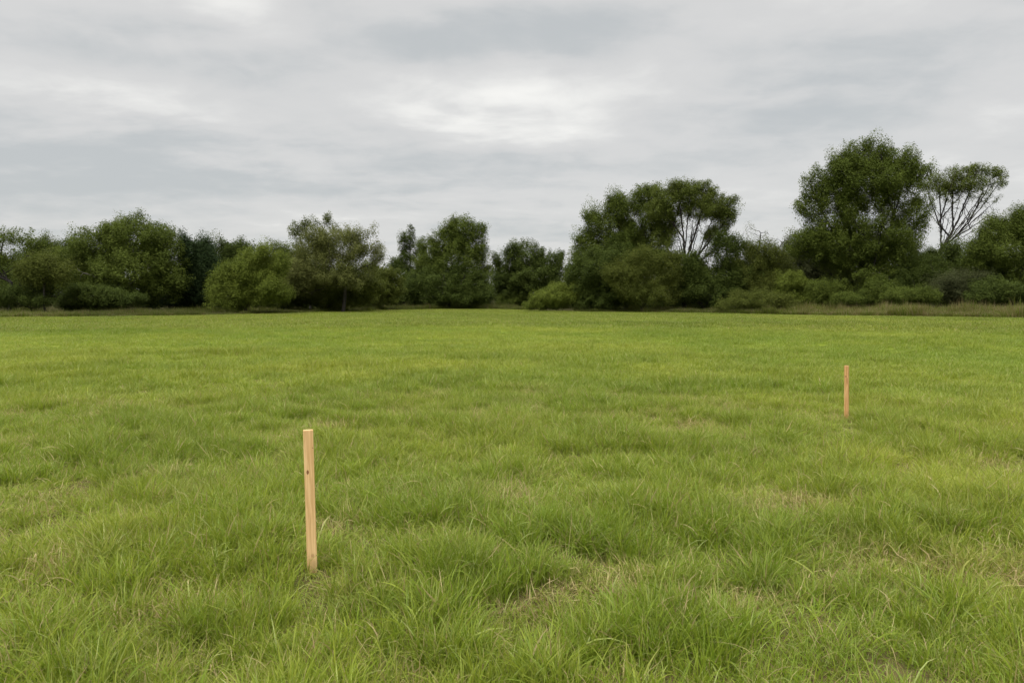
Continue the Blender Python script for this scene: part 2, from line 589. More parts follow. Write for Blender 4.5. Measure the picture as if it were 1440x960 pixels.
def scatter(name, protos, pts, idx, rotz, tilt, scl, tint, label_kind="stuff"):
    """one stuff object: points carrying a random clump each (geometry nodes)"""
    coll = bpy.data.collections.new(name + "_clumps")
    for k, me in enumerate(protos):
        o = bpy.data.objects.new("%s_clump_%03d" % (name, k), me)
        coll.objects.link(o)
    me = bpy.data.meshes.new(name)
    me.vertices.add(len(pts))
    me.vertices.foreach_set("co", np.asarray(pts, np.float32).ravel())
    n = len(pts)
    a = me.attributes.new("pick", "INT", "POINT"); a.data.foreach_set("value", np.asarray(idx, np.int32))
    rot = np.stack([tilt[:, 0], tilt[:, 1], rotz], -1).astype(np.float32)
    a = me.attributes.new("rot", "FLOAT_VECTOR", "POINT"); a.data.foreach_set("vector", rot.ravel())
    a = me.attributes.new("size", "FLOAT_VECTOR", "POINT"); a.data.foreach_set("vector", np.asarray(scl, np.float32).ravel())
    q = np.ones((n, 4), np.float32); q[:, :3] = tint
    a = me.attributes.new("tint", "FLOAT_COLOR", "POINT"); a.data.foreach_set("color", q.ravel())
    o = link(name, me)
    ng = bpy.data.node_groups.new(name + "_scatter", "GeometryNodeTree")
    ng.interface.new_socket("Geometry", in_out="INPUT", socket_type="NodeSocketGeometry")
    ng.interface.new_socket("Geometry", in_out="OUTPUT", socket_type="NodeSocketGeometry")
    N, Lk = ng.nodes, ng.links
    gi, go = N.new("NodeGroupInput"), N.new("NodeGroupOutput")
    ci = N.new("GeometryNodeCollectionInfo")
    ci.inputs["Collection"].default_value = coll
    ci.inputs["Separate Children"].default_value = True
    ci.inputs["Reset Children"].default_value = True
    iop = N.new("GeometryNodeInstanceOnPoints")
    iop.inputs["Pick Instance"].default_value = True

    def named(nm, dt):
        q = N.new("GeometryNodeInputNamedAttribute"); q.data_type = dt; q.inputs["Name"].default_value = nm
        return q.outputs["Attribute"]
    er = N.new("FunctionNodeEulerToRotation")
    Lk.new(named("rot", "FLOAT_VECTOR"), er.inputs[0])
    Lk.new(gi.outputs[0], iop.inputs["Points"])
    Lk.new(ci.outputs[0], iop.inputs["Instance"])
    Lk.new(named("pick", "INT"), iop.inputs["Instance Index"])
    Lk.new(er.outputs[0], iop.inputs["Rotation"])
    Lk.new(named("size", "FLOAT_VECTOR"), iop.inputs["Scale"])
    Lk.new(iop.outputs[0], go.inputs[0])
    md = o.modifiers.new("scatter", "NODES")
    md.node_group = ng
    tag(o, kind="stuff")
    return o


def spread_pts(d0, d1, dens, slope=.72, margin=1.6):
    """random points of the meadow in the wedge that the camera and its neighbours see"""
    out = []
    ymax = d1
    y0 = max(d0 * .74 - 1, .4)
    n = int((slope * d1 + margin) * 2 * (d1 - y0) * dens)
    y = rng.uniform(y0, ymax, n)
    x = rng.uniform(-(slope * d1 + margin), slope * d1 + margin, n)
    d = np.hypot(x, y)
    k = (np.abs(x) < slope * y + margin) & (d < d1) & (d >= d0) & (y < edge_of(x, y) + .3)
    return x[k], y[k]


def band(d):
    """soft random hand-over between the bands"""
    return rng.random(len(d))


def make_near():
    protos, kinds = [], {}

    def add(kind, m, **kw):
        for _ in range(m):
            protos.append(np_mesh("grass_clump", *tuft(**kw), smooth=True, mat=GRASS))
            kinds.setdefault(kind, []).append(len(protos) - 1)
    add("fine", 8, n=115, radius=.13, h=.10, hvar=.4, lean=.45, bend=1.0, width=.0039, segs=4, dry=.10, wave=.15)
    add("low", 5, n=55, radius=.13, h=.065, hvar=.4, lean=.6, bend=1.1, width=.0050, segs=3, dry=.30, wave=.25)
    add("mid", 8, n=84, radius=.085, h=.165, hvar=.28, lean=.3, bend=.85, width=.0056, segs=5, dry=.04, wave=.08)
    add("tall", 6, n=84, radius=.075, h=.235, hvar=.25, lean=.3, bend=1.1, width=.0063, segs=6, dry=.03, wave=.08)
    add("arch", 6, n=8, radius=.07, h=.23, hvar=.3, lean=.55, bend=1.7, width=.0092, segs=8, dry=.08, wave=.12)
    add("thatch", 6, n=80, radius=.14, h=.11, hvar=.45, lean=1.2, bend=.8, width=.0045, segs=4, dry=.88, outward=.2, wave=.5)
    add("stalk", 5, n=4, radius=.08, h=.24, hvar=.35, lean=.9, bend=1.3, width=.0055, segs=7, dry=1.0, outward=.2, wave=.35)
    P, idx, S, T = [], [], [], []

    def emit(x, y, kind, sc, scz, yel, dry, lush):
        n = len(x)
        ks = np.array(kinds[kind])
        P.append(np.stack([x, y, ground_h(x, y)], -1))
        idx.append(ks[rng.integers(0, len(ks), n)])
        S.append(np.stack([sc, sc, scz], -1))
        T.append(np.stack([yel, dry, np.clip(.5 + rng.normal(0, .16, n) - .18 * (lush - .5), 0, 1)], -1))

    def clear_stakes(x, y):
        k = np.ones(len(x), bool)
        for sx, sy in STAKES:
            # nothing tall right in front of the stake's foot
            k &= ~((np.abs(x - sx * y / sy) < .15) & (y < sy + .06) & (y > sy - (.55 if sy < 6 else 1.6)))
        return k
    D0, D1 = 1.9, 13.0
    x, y = spread_pts(D0, D1, 95)
    yel, dry, lush = fields(x, y)
    d = np.hypot(x, y)
    keep = rng.random(len(x)) < np.where(d > 7, .72, 1)
    x, y, yel, dry, lush, d = (q[keep] for q in (x, y, yel, dry, lush, d))
    r = rng.random(len(x))
    thin = (r < dry * .62)
    k = ~thin & (rng.random(len(x)) > .15)
    sc = rng.uniform(.85, 1.2, len(x))
    free = clear_stakes(x, y)
    k &= free | (rng.random(len(x)) < .5)
    emit(x[k], y[k], "fine", sc[k], sc[k] * (.72 + .52 * lush[k]) * np.where(free[k], 1, .5), yel[k], dry[k], lush[k])
    k = thin | (rng.random(len(x)) < .18) | ~free
    emit(x[k], y[k], "low", sc[k], sc[k] * np.where(free[k], 1, .5), yel[k], dry[k], lush[k])
    # thatch in the dry hollows
    x, y = spread_pts(D0, D1, 70)
    yel, dry, lush = fields(x, y)
    k = (rng.random(len(x)) < dry * 1.0 - .04)
    n = k.sum()
    emit(x[k], y[k], "thatch", rng.uniform(.8, 1.25, n), rng.uniform(.8, 1.3, n), yel[k], dry[k], lush[k])
    # mid tufts
    x, y = spread_pts(D0, D1, 60)
    yel, dry, lush = fields(x, y)
    k = (rng.random(len(x)) < sstep(lush, .3, .85) * (1 - dry * .8)) & clear_stakes(x, y)
    n = k.sum()
    sc = rng.uniform(.8, 1.15, n)
    emit(x[k], y[k], "mid", sc, sc * (.7 + .35 * lush[k]), yel[k], dry[k], lush[k])
    # tall tussocks
    x, y = spread_pts(D0, D1, 34)
    yel, dry, lush = fields(x, y)
    k = (rng.random(len(x)) < sstep(lush, .62, 1.0) * (1 - dry) * .8) & clear_stakes(x, y)
    n = k.sum()
    sc = rng.uniform(.75, 1.1, n)
    emit(x[k], y[k], "tall", sc, sc * rng.uniform(.75, 1.0, n), yel[k], dry[k], lush[k])
    # single long arching blades
    x, y = spread_pts(D0, 6, 7)
    yel, dry, lush = fields(x, y)
    k = (rng.random(len(x)) < .35 + .4 * sstep(lush, .4, 1)) & clear_stakes(x, y)
    n = k.sum()
    sc = rng.uniform(.6, 1.1, n)
    emit(x[k], y[k], "arch", sc, sc * rng.uniform(.6, 1.0, n), yel[k], dry[k], lush[k])
    x, y = spread_pts(D0, 9, 9)
    yel, dry, lush = fields(x, y)
    k = (rng.random(len(x)) < .42 + .5 * dry) & clear_stakes(x, y)
    n = k.sum()
    sc = rng.uniform(.5, 1.1, n)
    emit(x[k], y[k], "stalk", sc, sc * rng.uniform(.5, 1.0, n), yel[k], dry[k], lush[k])
    P, idx, S, T = map(np.concatenate, (P, idx, S, T))
    n = len(P)
    print("near clumps", n)
    o = scatter("meadow_grass", protos, P, idx, rng.random(n) * 6.283, rng.normal(0, .12, (n, 2)), S, T)
    tag(o, "green meadow grass in tufts with straw patches, in the foreground", "grass")


def make_mid():
    protos = []
    for _ in range(8):
        protos.append(np_mesh("grass_clump", *tuft(n=120, radius=.24, h=.115, hvar=.35, lean=.4, bend=.85, width=.0078, segs=3, dry=.03), smooth=True, mat=GRASS))
    for _ in range(6):
        protos.append(np_mesh("grass_clump", *tuft(n=85, radius=.14, h=.18, hvar=.3, lean=.3, bend=.85, width=.0078, segs=4, dry=.02), smooth=True, mat=GRASS))
    x, y = spread_pts(12.3, 44, 18, margin=3)
    d = np.hypot(x, y)
    k = rng.random(len(x)) < np.where(d > 26, .62, 1)
    x, y = x[k], y[k]
    yel, dry, lush = fields(x, y)
    n = len(x)
    idx = rng.integers(0, 8, n)
    tall = rng.random(n) < sstep(lush, .45, 1.0) * .55
    idx = np.where(tall, rng.integers(8, 14, n), idx)
    s = rng.uniform(.85, 1.25, n)
    S = np.stack([s, s, s * (.6 + .55 * lush)], -1)
    T = np.stack([yel * .95, dry * .5, np.clip(.40 + rng.normal(0, .12, n) - .25 * (lush - .5), 0, 1)], -1)
    print("mid clumps", n)
    o = scatter("mid_meadow_grass", protos, np.stack([x, y, ground_h(x, y)], -1), idx, rng.random(n) * 6.283, rng.normal(0, .08, (n, 2)), S, T)
    tag(o, "even green meadow grass with yellowish and darker patches, middle distance", "grass")


def make_far():
    protos = []
    for _ in range(8):
        protos.append(np_mesh("grass_clump", *tuft(n=110, radius=.75, h=.125, hvar=.35, lean=.4, bend=.8, width=.034, segs=2, dry=.05), smooth=True, mat=GRASS))
    x, y = spread_pts(42, 146, 2.6, margin=8)
    yel, dry, lush = fields(x, y)
    n = len(x)
    s = rng.uniform(.9, 1.3, n)
    S = np.stack([s, s, s * (.55 + .55 * lush)], -1)
    T = np.stack([yel * .8, .04 + dry * .35, np.clip(.22 + rng.normal(0, .16, n) - .40 * (lush - .5), -.1, 1)], -1)
    print("far clumps", n)
    o = scatter("far_meadow_grass", protos, np.stack([x, y, ground_h(x, y)], -1), rng.integers(0, 8, n), rng.random(n) * 6.283, np.zeros((n, 2)), S, T)
    tag(o, "smooth light green grass of the far meadow before the tree line", "grass")


make_near()
make_mid()
make_far()


# ------------------------------------------------------------------ trees
LEAF = {
    "soft": mat_leaf("leaf_soft", (0.066, 0.088, 0.014), (0.130, 0.158, 0.030)),
    "green": mat_leaf("leaf_green", (0.058, 0.082, 0.012), (0.118, 0.150, 0.024)),
    "dark": mat_leaf("leaf_dark_and_shade", (0.040, 0.060, 0.010), (0.086, 0.114, 0.020)),  # own tone of dark trees; on low trees, shade put into leaf colour
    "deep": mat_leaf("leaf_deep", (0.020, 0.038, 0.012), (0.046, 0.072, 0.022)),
    "bright": mat_leaf("leaf_bright", (0.085, 0.115, 0.015), (0.160, 0.195, 0.030)),
    "olive": mat_leaf("leaf_olive", (0.062, 0.078, 0.012), (0.122, 0.142, 0.026)),
    "tan": mat_leaf("leaf_tan", (0.078, 0.092, 0.020), (0.180, 0.190, 0.056)),
    "grey": mat_leaf("leaf_grey", (0.070, 0.085, 0.026), (0.140, 0.160, 0.056)),
    "brown": mat_leaf("leaf_brown", (0.042, 0.050, 0.018), (0.082, 0.092, 0.034)),
}
BARK = mat_bark("bark_dark", (0.010, 0.008, 0.006), (0.032, 0.026, 0.020))
BARK2 = mat_bark("bark_grey", (0.09, 0.08, 0.065), (0.20, 0.18, 0.15))


def colonize(root, attr, step, trunk_top, kill, infl, iters=140, jitter=.18, limbs=0):
    """space colonisation: returns nodes and parents"""
    pos = [root.copy()]
    par = [-1]
    # stem up to the crown
    n0 = max(1, int(np.linalg.norm(trunk_top - root) / step))
    wob = rng.normal(0, .05, 3); wob[2] = 0
    for k in range(1, n0 + 1):
        t = k / n0
        p = root + (trunk_top - root) * t + wob * math.sin(t * 3.1) * np.linalg.norm(trunk_top - root)
        pos.append(p); par.append(len(pos) - 2)
    if limbs:
        # main limbs: each leaves the fork, or an earlier limb low down, and curves out to a far point of the crown
        far = [attr[rng.integers(len(attr))]]
        for _ in range(limbs - 1):
            dd = np.min(np.linalg.norm(attr[:, None] - np.array(far)[None], axis=2), axis=1)
            dd *= rng.uniform(.7, 1, len(dd))
            far.append(attr[dd.argmax()])
        top_i = len(pos) - 1
        done = []
        for q, tgt in enumerate(far):
            start = top_i
            if done and rng.random() < .8:
                # leave the limb whose target lies nearest, low on it
                best = min(done, key=lambda l: np.linalg.norm(l[1] - tgt))
                ids = best[0]
                start = ids[int(len(ids) * rng.uniform(.05, .45))]
            s0 = pos[start]
            v = tgt - s0
            L = np.linalg.norm(v)
            h = np.array([v[0], v[1], 0])
            mid = s0 + h * .56 + np.array([0, 0, v[2] * .50]) + rng.normal(0, .03, 3) * L
            m = max(2, int(L * 1.05 / step))
            prev, ids = start, []
            for k in range(1, m + 1):
                t = k / m * .92
                p = s0 * (1 - t) ** 2 + mid * 2 * t * (1 - t) + tgt * t * t + rng.normal(0, .035, 3)
                pos.append(p); par.append(prev); prev = len(pos) - 1; ids.append(prev)
            done.append((ids, tgt))
    A = attr.copy()
    alive = np.ones(len(A), bool)
    nd = np.full(len(A), 1e9); ni = np.zeros(len(A), int)

    def upd(i0):
        nonlocal nd, ni, alive
        Q = np.array(pos[i0:])
        for c in range(0, len(Q), 400):
            q = Q[c:c + 400]
            D = np.linalg.norm(A[:, None] - q[None], axis=2)
            m = D.argmin(1); dm = D[np.arange(len(A)), m]
            b = dm < nd
            nd = np.where(b, dm, nd); ni = np.where(b, m + c + i0, ni)
        alive &= nd > kill
    upd(0)
    for it in range(iters):
        k = alive & (nd < infl)
        if not k.any():
            if not alive.any():
                break
            infl *= 1.4
            if infl > 60:
                break
            continue
        src = ni[k]
        v = A[k] - np.array(pos)[src]
        v /= np.linalg.norm(v, axis=1)[:, None] + 1e-9
        u, inv = np.unique(src, return_inverse=True)
        acc = np.zeros((len(u), 3))
        np.add.at(acc, inv, v)
        acc += rng.normal(0, jitter, acc.shape) * np.linalg.norm(acc, axis=1)[:, None]
        acc /= np.linalg.norm(acc, axis=1)[:, None] + 1e-9
        i0 = len(pos)
        P = np.array(pos)
        for a, b in zip(u, acc):
            pos.append(P[a] + b * step); par.append(int(a))
        upd(i0)
        if len(pos) > 9000:
            break
    return np.array(pos), np.array(par)


def limb_mesh(name, pos, par, tip, base_r, mat, power=2.3):
    n = len(pos)
    acc = np.zeros(n)
    kids = np.zeros(n, int)
    for i in range(n - 1, 0, -1):
        if acc[i] == 0:
            acc[i] = tip ** power
        acc[par[i]] += acc[i]
        kids[par[i]] += 1
    acc[0] = max(acc[0], tip ** power)
    r = acc ** (1 / power)
    if base_r:
        r = tip + (r - tip) * (base_r - tip) / max(r[0] - tip, 1e-6) if r[0] > tip else r
    r[0] *= 1.35
    ch = np.arange(1, n)
    a, b = pos[par[1:]], pos[ch]
    ra = np.minimum(r[par[1:]], r[ch] * 1.25 + .01)
    ra = np.where(par[1:] == 0, r[0], ra)
    rb = r[ch]
    d = b - a
    L = np.linalg.norm(d, axis=1)[:, None] + 1e-9
    d = d / L
    b = b + d * (rb * .4)[:, None]
    ref = np.where(np.abs(d[:, 2:3]) > .8, np.array([[1., 0, 0]]), np.array([[0, 0, 1.]]))
    s1 = np.cross(d, ref); s1 /= np.linalg.norm(s1, axis=1)[:, None]
    s2 = np.cross(d, s1)
    K = 6
    V = np.zeros((len(ch), 2, K, 3))
    for k in range(K):
        an = 2 * math.pi * k / K
        off = s1 * math.cos(an) + s2 * math.sin(an)
        V[:, 0, k] = a + off * ra[:, None]
        V[:, 1, k] = b + off * rb[:, None]
    base = (np.arange(len(ch)) * 2 * K)[:, None]
    k = np.arange(K)[None]
    k2 = (k + 1) % K
    F = np.stack([base + k, base + k2, base + K + k2, base + K + k], -1).reshape(-1, 4)
    return np_mesh(name, V.reshape(-1, 3), F, smooth=True, mat=mat), r


def leaf_mesh(name, cen, clump_c, size, mat, flat=.35, out=None):
    n = len(cen)
    nr = rng.normal(0, .55, (n, 3)) + (0 if out is None else out * .8)
    nr[:, 2] = np.abs(nr[:, 2]) + flat
    nr /= np.linalg.norm(nr, axis=1)[:, None]
    t = rng.normal(0, 1, (n, 3))
    t -= (t * nr).sum(1)[:, None] * nr
    t /= np.linalg.norm(t, axis=1)[:, None]
    b = np.cross(nr, t)
    s = (size * rng.uniform(.6, 1.4, n))[:, None]
    w = s * rng.uniform(.35, .6, n)[:, None]
    V = np.zeros((n, 4, 3))
    V[:, 0] = cen - t * s * .5
    V[:, 1] = cen + b * w * .5 - nr * s * .12
    V[:, 2] = cen + t * s * .5 - nr * s * .05
    V[:, 3] = cen - b * w * .5 - nr * s * .12
    F = np.arange(n * 4).reshape(-1, 4)
    A = np.zeros((n, 4, 3))
    A[:, :, 0] = rng.random(n)[:, None]
    A[:, :, 1] = clump_c[:, None]
    return np_mesh(name, V.reshape(-1, 3), F, A.reshape(-1, 3), True, mat)


def lobe_points(lobes, n, rough, shell, seed):
    """points in the union of rough ellipsoids; lobes: (c(3), r(3))"""
    vol = np.array([np.prod(r) ** (2 / 3) for c, r in lobes])
    pick = rng.choice(len(lobes), n * 2, p=vol / vol.sum())
    cs = np.array([c for c, r in lobes])[pick]; rs = np.array([r for c, r in lobes])[pick]
    u = rng.normal(0, 1, (n * 2, 3)); u /= np.linalg.norm(u, axis=1)[:, None]
    rad = rng.random(n * 2) ** (1 / 3) if shell <= 0 else 1 - (1 - rng.random(n * 2) ** (1 / 3)) * (1 - shell)
    amp = 1 + rough * 2.8 * (fbm(u[:, 0] * 3.0 + pick * 7.3, u[:, 1] * 3.0 + seed, u[:, 2] * 3.0, seed=5, octv=3) - .52)
    amp = np.where(amp > 1, 1 + .16 * np.tanh((amp - 1) / .16), amp)
    p = cs + u * rs * (rad * amp)[:, None]
    return p[:n]


def tree(name, label, cat, D, base_px, lobes, col="green", leaf=.20, clumps=1500, per=14, sig=.24, attr=500,
         trunk=.22, tip=.018, step=.45, rough=.35, shell=.25, group=None, bark=None, fork=None, twig_per=10,
         depth=.85, limbs=9, dens=1.0, sat=2, bare=(), bough=.80, stem_name="trunk", crown_name="crown", infl=6.0, gap=.0):
    """lobes: (px, py, half width px, half height px[, depth offset m]) read off the photograph and set at distance D as real sizes"""
    global rng
    rng = np.random.default_rng(int(abs(base_px) * 13 + D * 7 + len(lobes)))
    s = D / FPX
    bx = (base_px - 720) * s
    gz = float(ground_h(bx, D))
    root = bpy.data.objects.new(name, None)
    C.objects.link(root)
    root.location = (bx, D, gz)
    root.empty_display_size = .5
    tag(root, label, cat, group)
    Lb = []
    for q in lobes:
        px, py, rx, ry = q[:4]
        off = q[4] if len(q) > 4 else 0.0
        yy = D + off
        ss = yy / FPX
        c = np.array([(px - 720) * ss - bx, off, CAM_H + (HOR - py) * ss - gz])
        Lb.append((c, np.array([rx * ss, rx * ss * depth, ry * ss])))
    seed = int(abs(base_px) * 7 + D) % 991
    Lb = [(c, np.maximum(r - .42 * bough, r * .6)) for c, r in Lb]
    # lesser masses at the rims make the outline uneven
    sr = np.random.default_rng(seed)
    for c, r in list(Lb):
        for _ in range(sat):
            an = sr.uniform(-.5, np.pi + .5)
            k = sr.uniform(.26, .48)
            c2 = c + r * np.array([math.cos(an), sr.uniform(-.6, .6), math.sin(an)]) * (1.05 - k * .5)
            Lb.append((c2, r * k * np.array([1, 1, sr.uniform(.8, 1.3)])))
    A = lobe_points(Lb, attr, rough, shell * .5, seed)
    A = A[A[:, 2] > .4]
    if bare:
        Bb = [(np.array([(q[0] - 720) * s - bx, 0.0, CAM_H + (HOR - q[1]) * s - gz]), np.array([q[2] * s, q[2] * s * .8, q[3] * s])) for q in bare]
        A = np.concatenate([A, lobe_points(Bb, int(attr * .45), .1, 0, seed + 1)])
    lowest = min(c[2] - r[2] for c, r in Lb)
    cm = np.mean([c for c, r in Lb], axis=0)
    if fork is not None:
        tt = np.array([(fork[0] - 720) * s - bx, 0, CAM_H + (HOR - fork[1]) * s - gz])
    else:
        tt = np.array([cm[0] * .3, 0, max(lowest * .9, .5)])
    leaf *= .96; clumps = int(clumps * 2.8 * dens)
    pos, par = colonize(np.array([0, 0, -.25]), A, step, tt, step * 1.6, infl, limbs=limbs)
    me, r = limb_mesh(stem_name, pos, par, tip, trunk, bark or BARK)
    link(stem_name, me, root)
    # leaf clumps: at the twigs and through the rim of the crown
    kids = np.bincount(par[1:], minlength=len(pos))
    twig = np.where((r < tip * 2.2) & (pos[:, 2] > .5))[0]
    if bare:
        inb = np.zeros(len(twig), bool)
        for c, rr in Bb:
            inb |= (((pos[twig] - c) / rr) ** 2).sum(1) < 1
        twig = twig[~inb | (rng.random(len(twig)) < .22)]
    cen, cc, w = [], [], []
    if len(twig) and twig_per:
        q = pos[twig]
        cen.append(q); w.append(np.full(len(q), twig_per))
    cen0 = np.concatenate(cen) if cen else np.zeros((0, 3))
    w0 = np.concatenate(w).astype(int) if w else np.zeros(0, int)
    pts, tn, nout = [], [], []
    if clumps:
        # boughs: flattened leaf masses set on and in the crown, each with its own lit top and open underside
        R0 = bough * np.exp(rng.normal(0, .30, max(8, int(clumps / 13 * (1.0 / bough) ** 1.2))))
        q = lobe_points(Lb, len(R0), rough, shell, seed)
        R0 = R0[:len(q)]
        kk = q[:, 2] > .15
        if gap > 0:
            nz = fbm(q[:, 0] / 1.9, q[:, 1] / 1.9, q[:, 2] / 1.5, seed=seed, octv=2)
            kk &= nz > .28 + gap * .21
        q, R0 = q[kk], R0[kk]
        cnt = (per * 13 * (R0 / bough) ** 2 * bough ** 1.2 * .85).astype(int) + 3
        rp = np.repeat(np.arange(len(q)), cnt)
        # each bough is a spray drawn out away from the stem
        ax = q - (tt * np.array([1, 1, .8]))
        ax /= np.linalg.norm(ax, axis=1)[:, None] + 1e-6
        ax = ax + np.array([0, 0, .25]) + rng.normal(0, .45, ax.shape)
        ax /= np.linalg.norm(ax, axis=1)[:, None]
        u = rng.normal(0, 1, (len(rp), 3)); u[:, 2] += .4
        u /= np.linalg.norm(u, axis=1)[:, None]
        wob = 1 + 1.3 * (fbm(u[:, 0] * 2.1 + rp * 3.1, u[:, 1] * 2.1, u[:, 2] * 2.1, seed=9, octv=2) - .5)
        wob = np.minimum(wob, 1.12)
        rad = (R0[rp] * wob * (.30 + .70 * rng.random(len(rp)) ** .55))[:, None]
        al = (u * ax[rp]).sum(1)[:, None] * ax[rp]
        off = (u - al) * .72 + al * 1.38
        pts.append(q[rp] + off * rad)
        nout.append(off / np.linalg.norm(off, axis=1)[:, None])
        tq = np.clip(.5 + 1.5 * (fbm(q[:, 0] / 2.5, q[:, 1] / 2.5, q[:, 2] / 2.5, seed=seed + 3, octv=2) - .5) + rng.normal(0, .17, len(q)), 0, 1)
        tn.append(tq[rp])
    cen, w = cen0, w0
    tone = np.clip(.5 + 1.6 * (fbm(cen[:, 0] / 1.8, cen[:, 1] / 1.8, cen[:, 2] / 1.8, seed=seed + 3, octv=2) - .5) + rng.normal(0, .14, len(cen)), 0, 1)
    rep = np.repeat(np.arange(len(cen)), w)
    g3 = np.clip(rng.normal(0, 1, (len(rep), 3)), -1.5, 1.5) * np.array([sig, sig, sig * .62])
    pts.append(cen[rep] + g3)
    tn.append(tone[rep])
    nout.append(np.zeros((len(rep), 3)))
    pts, tn, nout = np.concatenate(pts), np.concatenate(tn), np.concatenate(nout)
    k = pts[:, 2] > .03
    me = leaf_mesh(crown_name, pts[k], tn[k], leaf, LEAF[col], out=nout[k])
    link(crown_name, me, root)
    return root


def bush(label, D, base_px, lobes, col="green", **kw):
    args = dict(leaf=.16, clumps=900, per=16, sig=.26, attr=160, trunk=.06, tip=.012, limbs=6, bough=.50, step=.35, rough=.4, shell=.35,
                stem_name="stem", crown_name="foliage", group="shrubs along the meadow edge", twig_per=8)
    args.update(kw)
    return tree("shrub", label, "shrub", D, base_px, lobes, col, **args)


G = "trees of the hedgerow behind the meadow"
T = "broadleaf_tree"

# --- left end
tree(T, "open branchy tree cut by the left edge of the picture, sky showing through its crown", "tree", 84, 12,
     [(-28, 345, 34, 26), (10, 340, 30, 22), (44, 342, 22, 18), (0, 368, 30, 12), (-40, 380, 40, 40)],
     "green", clumps=800, per=12, attr=420, rough=.4, shell=.0, gap=.7, bough=.6, trunk=.17, fork=(18, 398), twig_per=9, leaf=.18, group=G, sig=.22, tip=.022)
tree(T, "dark tree between the left edge tree and the big round tree, low crown", "tree", 96, 96,
     [(85, 366, 30, 27), (60, 385, 40, 38), (110, 380, 30, 40)], "dark", clumps=1500, group=G)
tree(T, "small olive tree on a thin dark trunk at the far left", "tree", 80, 65,
     [(62, 380, 27, 20), (40, 388, 20, 14), (84, 386, 16, 14)], "olive", clumps=800, per=12, trunk=.11, fork=(64, 402), attr=200, group=G, leaf=.15)
tree(T, "dark mass of low trees at the far left edge", "tree", 100, -20,
     [(-40, 390, 60, 40), (20, 400, 45, 30), (70, 405, 40, 26)], "dark", clumps=1600, group=G)
tree(T, "big round green tree with a pale stem below, widest of the left group", "tree", 90, 190,
     [(197, 345, 50, 38), (150, 352, 45, 32), (225, 355, 32, 34), (112, 368, 34, 24), (185, 385, 72, 36), (140, 402, 50, 30), (225, 405, 30, 28)],
     "green", clumps=5200, per=14, attr=700, trunk=.28, bark=BARK2, group=G, rough=.26, fork=(190, 405), gap=.2, sat=1)
tree(T, "narrow very dark tree right of the big round tree on the left", "tree", 94, 275,
     [(276, 364, 22, 28), (262, 385, 20, 30), (288, 392, 24, 40), (272, 412, 34, 24)], "deep", clumps=2200, group=G, rough=.45)
tree(T, "dark low tree behind the bright bushy tree, on its left shoulder", "tree", 104, 322,
     [(316, 364, 20, 22), (340, 362, 26, 20), (325, 390, 34, 40)], "dark", clumps=1500, group=G)
tree(T, "bright yellow green bushy tree reaching down to the grass, left half", "tree", 86, 345,
     [(318, 394, 21, 25), (343, 370, 18, 22), (366, 364, 19, 18), (390, 376, 15, 20), (346, 396, 34, 26), (328, 420, 36, 17), (376, 408, 34, 24), (306, 410, 14, 18)],
     "bright", clumps=3000, per=15, attr=350, trunk=.16, group=G, rough=.5, leaf=.16, bough=.65, gap=.25, sat=3)
tree(T, "mid green tree just right of the bright bushy tree, flat low top", "tree", 98, 400,
     [(386, 360, 22, 18), (412, 372, 24, 20), (400, 395, 40, 34), (396, 415, 38, 22)], "green", clumps=2400, group=G, leaf=.17)
tree(T, "tall grey green open tree rising behind the tan tinged tree", "tree", 108, 436,
     [(440, 322, 18, 17), (418, 326, 13, 16), (462, 320, 12, 15), (440, 350, 30, 26)], "grey", clumps=900, per=12, gap=.8, attr=350, group=G, rough=.55, trunk=.2, sig=.3)
tree(T, "tan tinged round tree with thin right side, dark trunk below", "tree", 96, 482,
     [(476, 352, 42, 30), (515, 346, 24, 24), (440, 358, 26, 24), (530, 362, 14, 16), (470, 385, 54, 30), (440, 402, 40, 28)],
     "tan", clumps=3300, per=13, attr=700, trunk=.24, group=G, rough=.4, fork=(486, 402), gap=.5, leaf=.17)
tree(T, "low dark olive tree filling the space under the tan tinged tree", "tree", 99, 455,
     [(450, 408, 48, 26), (500, 412, 40, 24), (420, 415, 34, 20)], "olive", clumps=1900, group=G, trunk=.12)
bush("rounded olive shrub between the tan tinged tree and the small dark tree", 108, 530,
     [(520, 396, 30, 26), (540, 400, 26, 22), (528, 404, 32, 28), (548, 408, 22, 24), (510, 414, 28, 20)], "olive", clumps=1500)
# --- centre left
tree(T, "small dark open-topped tree left of the tall centre tree", "tree", 126, 578,
     [(577, 334, 13, 15), (564, 348, 10, 11), (592, 350, 11, 11), (578, 362, 18, 16), (576, 376, 24, 18), (580, 400, 26, 30)], "dark", clumps=1300, per=13, attr=300, group=G, rough=.5, leaf=.2, sig=.26, sat=2, bough=.6, gap=.5)
tree(T, "tall light topped tree in the centre left with a sloping right crown", "tree", 122, 634,
     [(650, 328, 26, 22), (628, 342, 26, 24), (672, 326, 14, 14), (664, 352, 24, 24), (606, 362, 22, 26), (640, 375, 44, 34), (676, 385, 12, 26)],
     "green", clumps=3600, per=13, attr=600, group=G, rough=.42, gap=.4, leaf=.21, sig=.26, trunk=.3, fork=(636, 400))
tree(T, "broad low tree with shade put into its leaf colour, below the tall centre left tree, down to the grass", "tree", 119, 622,
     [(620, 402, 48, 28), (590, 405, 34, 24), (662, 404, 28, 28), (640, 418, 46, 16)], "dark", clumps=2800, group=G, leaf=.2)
tree(T, "rounded dark tree standing alone in the middle, before the gap", "tree", 134, 745,
     [(742, 362, 32, 22), (715, 375, 22, 22), (770, 374, 26, 20), (745, 392, 48, 28), (712, 408, 18, 26), (745, 412, 46, 20)],
     "dark", clumps=3600, per=14, attr=400, group=G, rough=.3, leaf=.22, sig=.26)
